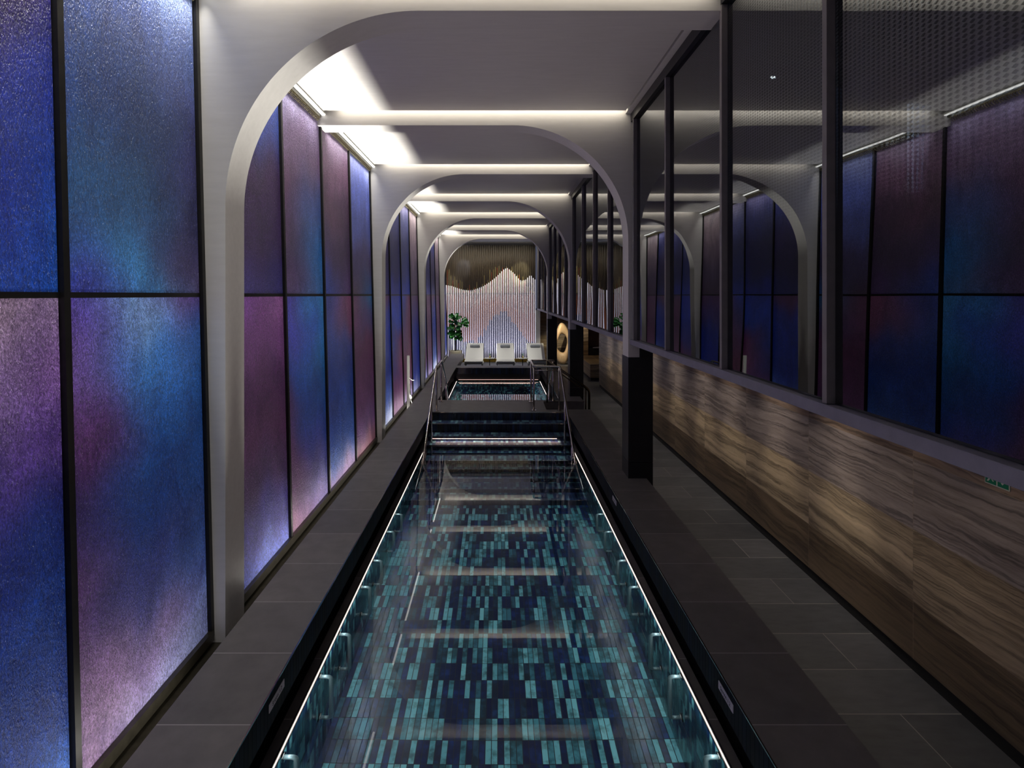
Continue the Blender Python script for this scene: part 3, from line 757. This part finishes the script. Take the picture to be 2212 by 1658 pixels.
sh = thing('side_counter', 'small dark counter with a pale top in the niche above the bench', 'counter', (3.8, 21.5, 0))
bm = bmesh.new(); box(bm, 3.50, 4.2, 21.42, 21.85, 0.0, .27, bev=.004); part(sh, 'body', bm, M['clad'])
bm = bmesh.new(); box(bm, 3.66, 4.2, 21.38, 21.86, .271, .285); part(sh, 'top', bm, M['sill'])
bt = bmesh.new(); lathe(bt, [(.03, .286), (.034, .30), (.034, .38), (.012, .41), (.012, .45)], 3.96, 21.6, 16)
tag(obj('bottle', bt, M['clad']), 'small dark bottle on the counter in the corridor niche', 'bottle')
struct(bx('wall_back', (1.62, 4.3, 24.4, 24.55, FLOOR, 1.667), M['stonex']))
struct(bx('wall_back', (1.62, 1.80, 23.62, 24.4, FLOOR, 1.66), M['whitepaint']))
# room over the corridor: slab, dark walls, seen through the glass
struct(bx('floor', (1.72, 5.4, -1, 25.2, 1.668, 1.70), M['room']))
struct(bx('wall_room', (5.3, 5.4, -1, 25.2, 1.701, CEIL+.2), M['room']))
struct(bx('wall_room', (1.81, 5.3, 24.4, 24.5, 1.701, CEIL+.2), M['room']))
struct(bx('wall_room', (1.81, 5.3, -1.1, -1, 1.701, CEIL+.2), M['room']))
struct(bx('ceiling', (1.81, 5.3, -1, 24.4, 4.62, 4.66), M['room']))
struct(bx('wall_room', (4.1, 5.3, 7.4, 7.5, 1.701, 4.62), M['roomdark']))
# arched door leaf with a blue light line inside that room
dl = thing('door_panel', 'tall grey arched panel behind the glass with a blue light line beside it', 'door', (4.3, 6.3, 1.70))
bm = bmesh.new()
pts = [(4.10, 1.701), (4.10, 4.25)]+[(4.20+.10*math.cos(math.radians(180-a)), 4.25+.10*math.sin(math.radians(a))) for a in range(15, 180, 15)]+[(4.30, 4.25), (4.30, 1.701)]
prism_y(bm, pts, 6.30, 6.36); part(dl, 'leaf', bm, M['room'])
bm = bmesh.new(); box(bm, 4.62, 4.67, 6.28, 6.31, 3.45, 4.45); part(dl, 'light_line', bm, M['bluelamp'])
for x, y, l in ((2.9, 5.9, 'small round downlight in the dark ceiling behind the glass'),):
    t = thing('ceiling_spot', l, 'ceiling light', (x, y, 4.62))
    bm = bmesh.new(); lathe(bm, [(.045, 4.600), (.05, 4.604), (.05, 4.62)], x, y, 20); part(t, 'ring', bm, M['frame'])
    bm = bmesh.new(); lathe(bm, [(.024, 4.592), (.024, 4.5995)], x, y, 16); part(t, 'lens', bm, M['lamp'])
for x, y, l in ((3.82, 5.96, 'small dark sprinkler head under the ceiling behind the nearest window bay'), (3.97, 11.8, 'small dark sprinkler head under the ceiling behind the second window bay')):
    t = thing('sprinkler', l, 'sprinkler', (x, y, 4.62), 0, 'sprinklers of the upper room')
    bm = bmesh.new(); tube(bm, [(x, y, 4.62), (x, y, 4.57)], .012, 8); part(t, 'stem', bm, M['frame'])
    bm = bmesh.new(); lathe(bm, [(.01, 4.552), (.04, 4.556), (.04, 4.56), (.012, 4.57)], x, y, 12); part(t, 'deflector', bm, M['frame'])
# windows, one per bay
WB = [(-1.0, 1.35, [0.1]), (1.70, 7.02, [2.86, 4.19, 5.58, 6.90]), (7.37, 12.70, [7.44, 8.49, 9.80, 11.10, 12.52]), (13.05, 18.37, [13.12, 14.0, 15.4, 16.7, 18.2]), (18.72, 23.6, [18.8, 20.1, 21.5, 22.8, 23.5])]
BW = ['behind the camera', 'nearest bay', 'second bay, seen through the first arch', 'third bay', 'farthest bay']
for i, (a, b, ms) in enumerate(WB):
    t = thing('window_%d' % (i+1), 'dark steel framed interior window above the stone wall, %s' % BW[i], 'window', (XW, a, 1.655)); t['kind'] = 'structure'
    bm = bmesh.new(); box(bm, XW-.04, XW+.10, a, b, 1.680, 1.745, bev=.004); part(t, 'window_sill', bm, M['sill'])
    bm = bmesh.new(); box(bm, XW-.03, XW+.08, a, b, 4.47, CEIL-.006); part(t, 'top_frame', bm, M['dark_metal'])
    for y in ms:
        bm = bmesh.new(); box(bm, XW-.03, XW+.02, y-.02, y+.02, 1.746, 4.469, bev=.003); part(t, 'mullion', bm, M['mull'])
    yy = [a]+ms+[b]
    for p0, p1 in zip(yy[:-1], yy[1:]):
        if p1-p0 < .2: continue
        bm = bmesh.new(); box(bm, XW+.012, XW+.022, p0+.025, p1-.025, 1.748, 4.468)
        part(t, 'pane', bm, M['win'])
# emergency exit sign on the stone wall
ex = thing('exit_sign', 'small green emergency exit sign on the stone wall under the window sill', 'sign', (XS, 3.49, 1.10))
bm = bmesh.new(); box(bm, XS-.006, XS-.0005, 3.40, 3.575, 1.104, 1.192); part(ex, 'plate', bm, M['signwhite'])
for y0, y1 in ((3.407, 3.482), (3.492, 3.569)):
    bm = bmesh.new(); box(bm, XS-.008, XS-.0062, y0, y1, 1.111, 1.185); part(ex, 'green_field', bm, M['green'])
def yz_poly(pts, x0, x1):
    bm = bmesh.new(); prism_x(bm, pts, x0, x1); return bm
part(ex, 'arrow', yz_poly([(3.472, 1.176), (3.472, 1.162), (3.437, 1.162), (3.457, 1.137), (3.447, 1.127), (3.425, 1.152), (3.418, 1.176)], XS-.0095, XS-.0081), M['signwhite'])
bm = bmesh.new()
prism_x(bm, [(3.530, 1.168), (3.514, 1.160), (3.524, 1.140), (3.540, 1.147)], XS-.0095, XS-.0081)
prism_x(bm, [(3.536, 1.148), (3.527, 1.143), (3.512, 1.128), (3.506, 1.133)], XS-.0095, XS-.0081)
prism_x(bm, [(3.540, 1.147), (3.530, 1.143), (3.546, 1.122), (3.558, 1.122)], XS-.0095, XS-.0081)
prism_x(bm, [(3.530, 1.182), (3.521, 1.180), (3.521, 1.171), (3.530, 1.170)], XS-.0095, XS-.0081)
part(ex, 'running_figure', bm, M['signwhite'])

# ------------------------------------------------------------------ white post with hose by the glass wall
hp = thing('hose_post', 'slender white square post with a coiled hose beside the glass wall', 'post', (-1.93, 12.1, -.30))
bm = bmesh.new(); box(bm, -1.96, -1.905, 12.07, 12.125, -.30, .99, bev=.004); part(hp, 'post', bm, M['whitepaint'])
bm = bmesh.new(); tube(bm, round_path([(-1.905, 12.1, .52), (-1.88, 12.1, .48), (-1.83, 12.1, .46), (-1.80, 12.1, .465)], .03), .009, 8); part(hp, 'hook', bm, M['whitepaint'])
bm = bmesh.new()
tube(bm, round_path([(-1.90, 12.1, .38), (-1.90, 12.1, .22), (-1.87, 12.08, .02), (-1.84, 12.08, -.04), (-1.86, 12.08, -.13), (-1.92, 12.08, -.16), (-1.955, 12.08, -.08), (-1.94, 12.08, .06), (-1.905, 12.1, .22)], .06), .009, 8)
part(hp, 'hose', bm, M['whitepaint'])
bm = bmesh.new(); tube(bm, [(-1.90, 12.1, .24), (-1.872, 12.09, .06)], .016, 10); part(hp, 'nozzle', bm, M['white'])

# ------------------------------------------------------------------ slat wall at the far end
sw = thing('slat_screen', 'back wall screen of white tubes and coloured wooden slats', 'wall screen', (-.3, YB, FLOOR))
bm = bmesh.new(); box(bm, -2.25, 1.605, YB+.16, YB+.20, FLOOR, SOF-.005); part(sw, 'back_panel', bm, M['slatdark'])
bm = bmesh.new(); box(bm, -2.25, 1.605, YB-.10, YB+.15, FLOOR, FLOOR+.13); part(sw, 'base', bm, M['yellow'])
CRV = [(60, 830), (100, 850), (200, 870), (300, 905), (370, 925), (450, 935), (530, 930), (600, 905), (700, 865), (800, 800), (870, 745), (950, 670), (1020, 600), (1070, 578),
       (1130, 620), (1200, 680), (1270, 770), (1310, 780), (1370, 765), (1420, 710), (1450, 695), (1510, 765), (1640, 700)]
def px2(x, y): return ((950+x/7.37-1075)*YB/F, 2.3+(637-500-y/7.37)*YB/F)
CV = [px2(*p) for p in CRV]
def curve(x, cv=CV):
    for (x0, z0), (x1, z1) in zip(cv[:-1], cv[1:]):
        if x0 <= x <= x1: return z0+(z1-z0)*(x-x0)/(x1-x0)
    return cv[0][1] if x < cv[0][0] else cv[-1][1]
rs = random.Random(3)
n_t = 49
for i in range(n_t):
    x = -2.18+i*.0785
    zc = curve(x)
    bm = bmesh.new()
    tube(bm, [(x, YB, FLOOR+.13), (x, YB, zc)], .0135, 8, mi=0)
    zb = zc+rs.uniform(.0, .02)
    tube(bm, [(x, YB+.03, zb), (x, YB+.03, SOF-.01)], .013, 6, mi=1)
    part(sw, 'tube', bm, [M['tube'], M['slatdark']])
    # slat behind, between this tube and the next
    xs = x+.039
    z1 = .55+.75*math.exp(-((xs+.1)/.75)**2)+.45*math.sin(xs*2.3+.6)+rs.uniform(-.12, .12)   # navy top
    z2 = 1.75+.35*math.sin(xs*1.9+2)+rs.uniform(-.15, .15)
    z3 = 3.05+.5*math.sin(xs*2.2+1.0)+rs.uniform(-.22, .22); z3 = min(max(z3, 2.45), 4.2)
    bm = bmesh.new()
    sl = [(FLOOR+.13, z1, 0, .020), (z1, z2, 1, .020), (z2, 2.33, 2 if i % 2 else 1, .018), (2.39, z3, 3 if i % 3 else 1, .019), (z3, SOF-.01, 4, .015)]
    for q, (za, zb_, mi, hw) in enumerate(sl):
        if zb_ > za+.01: box(bm, xs-hw, xs+hw, YB+.07-.004*q, YB+.10, za+.003, zb_-.003, mi)
    if i < n_t-1: part(sw, 'slat', bm, [M['slatnavy'], M['slatbrown'], M['slattan'], M['slatolive'], M['slatdark']])
    else: bm.free()
bm = bmesh.new(); box(bm, -2.2, 1.60, YB+.018, YB+.05, 2.335, 2.385); part(sw, 'crossbar', bm, M['bark'])
bm = bmesh.new()
for i in range(90):
    x = -2.14+.0785*rs.randrange(48); zz = .9+.6*math.sin(x*3.1)+rs.uniform(-.5, .5)
    box(bm, x-.014+.039, x+.014+.039, YB+.045, YB+.062, zz, zz+.02)
tt = part(sw, 'brass_tips', bm, M['comb'])
struct(bx('wall_back', (-2.4, 1.62, YB+.25, YB+.4, FLOOR-.1, CEIL+.3), M['roomdark']))

# ------------------------------------------------------------------ loungers, tables, planter, sculpture
def lounger(label):
    t = thing('sun_lounger', label, 'lounger', (0, 20.9, FLOOR), 0, 'white loungers by the slat wall')
    w = .345
    bm = bmesh.new()
    top = [(20.90, -.185), (21.02, -.165), (21.66, -.175), (21.78, -.13), (22.20, .14), (22.55, .355), (22.60, .36)]
    bot = [(22.62, .31), (22.24, .06), (21.84, -.21), (21.70, -.255), (20.93, -.25)]
    prism_x(bm, top+bot, -w, w)
    bmesh.ops.bevel(bm, geom=[e for e in bm.edges if abs(e.verts[0].co.x-e.verts[1].co.x) < .01], offset=.014, segments=2, affect='EDGES')
    part(t, 'cushion', bm, M['white'])
    bm = bmesh.new()
    for s in (-1, 1):
        box(bm, s*w-.02, s*w+.02, 20.98, 21.75, -.30, -.257)
    box(bm, -w, w, 21.0, 21.04, -.30, -.257); box(bm, -w, w, 21.70, 21.74, -.30, -.257)
    part(t, 'frame', bm, M['whitepaint'])
    for s in (-1, 1):
        for y in (21.06, 21.68):
            bm = bmesh.new(); box(bm, s*(w-.03)-.018, s*(w-.03)+.018, y-.018, y+.018, FLOOR, -.30); part(t, 'leg', bm, M['whitepaint'])
    bm = bmesh.new()
    ps_ = round_path([(-.19, 22.32, .265), (.19, 22.32, .265)], .01)
    prof = [(-.195, .02), (-.185, .045), (-.17, .052), (.17, .052), (.185, .045), (.195, .02)]
    rings = []
    for x, r in prof:
        rings.append([bm.verts.new((x, 22.34+r*1.1*math.cos(a_*math.pi/6)*.8-.02, .262+r*1.25*math.sin(a_*math.pi/6))) for a_ in range(12)])
    for A, B in zip(rings[:-1], rings[1:]):
        for q in range(12): bm.faces.new((A[q], A[(q+1) % 12], B[(q+1) % 12], B[q])).smooth = True
    bm.faces.new(rings[0]); bm.faces.new(rings[-1])
    part(t, 'headrest', bm, M['greycush'])
    return t
L0 = lounger('white reclining lounger nearest the potted fig')
L0.location = (-.905, 20.9, FLOOR)
dup(L0, (.30, 20.9, FLOOR), 'white reclining lounger in the middle, between the two round side tables')
dup(L0, (1.50, 20.9, FLOOR), 'white reclining lounger partly hidden by the black column')
def side_table(label):
    t = thing('side_table', label, 'side table', (0, 21.1, FLOOR), 0, 'round side tables between the loungers')
    bm = bmesh.new(); lathe(bm, [(.20, -.095), (.212, -.088), (.212, -.080), (.205, -.075)], 0, 21.1, 32); part(t, 'table_top', bm, M['whitepaint'])
    bm = bmesh.new(); tube(bm, [(0, 21.1, FLOOR+.01), (0, 21.1, -.095)], .016, 12); part(t, 'pedestal', bm, M['frame'])
    bm = bmesh.new(); lathe(bm, [(.14, FLOOR), (.14, FLOOR+.008), (.02, FLOOR+.014)], 0, 21.1, 24); part(t, 'foot', bm, M['frame'])
    return t
T_ = side_table('small round white side table beside the lounger near the fig'); T_.location = (-.30, 21.1, FLOOR)
dup(T_, (.945, 21.1, FLOOR), 'small round white side table beside the lounger near the column')
def vase(x, label):
    t = thing('bud_vase', label, 'vase', (x, 21.1, -.075), 0, 'small vases on the side tables')
    bm = bmesh.new(); lathe(bm, [(.026, -.075), (.032, -.06), (.032, -.01), (.020, .01)], x, 21.1, 14); part(t, 'cup', bm, M['vase'])
    bm = bmesh.new()
    for a in range(6):
        an = a*1.05; tube(bm, [(x, 21.1, -.01), (x+.03*math.cos(an), 21.1+.03*math.sin(an), .06+.02*(a % 3))], [.004, .009], 5)
    part(t, 'sprig', bm, M['leaf'])
vase(-.29, 'small amber vase on the table near the fig'); vase(.95, 'small amber vase on the table near the column')

pl = thing('potted_fig', 'fiddle leaf fig in a round cream planter at the foot of the slat wall', 'potted plant', (-1.69, 22.3, FLOOR))
bm = bmesh.new(); lathe(bm, [(.20, FLOOR), (.235, FLOOR+.05), (.275, FLOOR+.35), (.265, .06), (.250, .094), (.228, .094), (.228, .03)], -1.69, 22.3, 36); part(pl, 'planter', bm, M['pot'])
bm = bmesh.new(); lathe(bm, [(.227, .02), (.227, .045)], -1.69, 22.3, 24); part(pl, 'soil', bm, M['soil'])
bm = bmesh.new()
tube(bm, [(-1.69, 22.3, .03), (-1.68, 22.3, .5), (-1.70, 22.28, .9), (-1.66, 22.27, 1.35)], [.02, .017, .014, .008], 8)
tube(bm, [(-1.70, 22.28, .85), (-1.55, 22.25, 1.05), (-1.40, 22.22, 1.22)], [.012, .009, .006], 7)
part(pl, 'trunk', bm, M['bark'])
bm = bmesh.new(); rl = random.Random(11)
def leaf(bm, base, direc, L, Wd):
    d = Vector(direc).normalized(); side = d.cross(Vector((rl.uniform(-.4, .4), -1, rl.uniform(.2, .9)))).normalized(); up = side.cross(d).normalized()
    rows = []
    prof = [(0, .05), (.12, .35), (.30, .62), (.5, .70), (.7, 1.0), (.85, .88), (.95, .5), (1, .08)]
    for t, w_ in prof:
        cpt = Vector(base)+d*L*t+up*(-.18*L*t*t)
        rows.append([bm.verts.new(cpt+side*Wd*w_*s+up*abs(s)*Wd*.28) for s in (-1, -.5, 0, .5, 1)])
    for A, B in zip(rows[:-1], rows[1:]):
        for q in range(4): bm.faces.new((A[q], A[q+1], B[q+1], B[q])).smooth = True
for q in range(34):
    t = q/34; z = .58+t*.82; an = q*2.4
    r0 = .03
    leaf(bm, (-1.68+math.cos(an)*r0, 22.27+math.sin(an)*r0, z), (math.cos(an)*1.0, math.sin(an)*.8-.25, rl.uniform(-.45, .55) if t < .8 else .9), rl.uniform(.22, .32), rl.uniform(.075, .11))
for q in range(8):
    an = q*2.1
    leaf(bm, (-1.42+.03*math.cos(an), 22.22, 1.10+.02*q), (.6+.6*math.cos(an), -.3+.5*math.sin(an), rl.uniform(-.2, .9)), rl.uniform(.20, .28), .085)
part(pl, 'foliage', bm, M['leaf'], recalc=False)

# carved ring sculpture
def ring_sculpture():
    bm = bmesh.new(); cx, cy, cz = 2.64, 22.9, .33
    nt, ns = 64, 18; rings = []
    for i in range(nt):
        a = 2*math.pi*i/nt; ca, sa = math.cos(a), math.sin(a)
        hx, hz = .205*ca, .38*sa
        if sa >= 0: ox, oz = .315*ca*(1-.10*sa), .84*sa**.92
        else:
            ox, oz = .315*ca*(1+.35*sa*abs(sa))*(1-.15*abs(sa)), -.86*abs(sa)**.95
            ox = .315*(abs(ca)**.75)*(1 if ca > 0 else -1)*(1-.08*abs(sa)) if abs(sa) < .95 else .13*ca/.31
        tw = .05*math.sin(2*a+.5)
        mid = Vector((cx+(hx+ox)/2+.02*math.sin(3*a), cy+tw, cz+(hz+oz)/2)); rad = Vector((ox-hx, 0, oz-hz))
        h = rad.length/2; rad.normalize(); dep = .13+.05*abs(sa)
        ring = []
        for j in range(ns):
            b = 2*math.pi*j/ns; cb, sb = math.cos(b), math.sin(b)
            e = .75
            ring.append(bm.verts.new(mid+rad*h*(abs(cb)**e)*(1 if cb > 0 else -1)+Vector((0, 1, 0))*dep*(abs(sb)**e)*(1 if sb > 0 else -1)))
        rings.append(ring)
    for i in range(nt):
        A, B = rings[i], rings[(i+1) % nt]
        for j in range(ns): bm.faces.new((A[j], A[(j+1) % ns], B[(j+1) % ns], B[j])).smooth = True
    for v in bm.verts:
        if v.co.z < FLOOR: v.co.z = FLOOR
    return bm
tag(obj('ring_sculpture', ring_sculpture(), M['wood']), 'tall pale carved wooden ring sculpture standing in the corridor', 'sculpture')
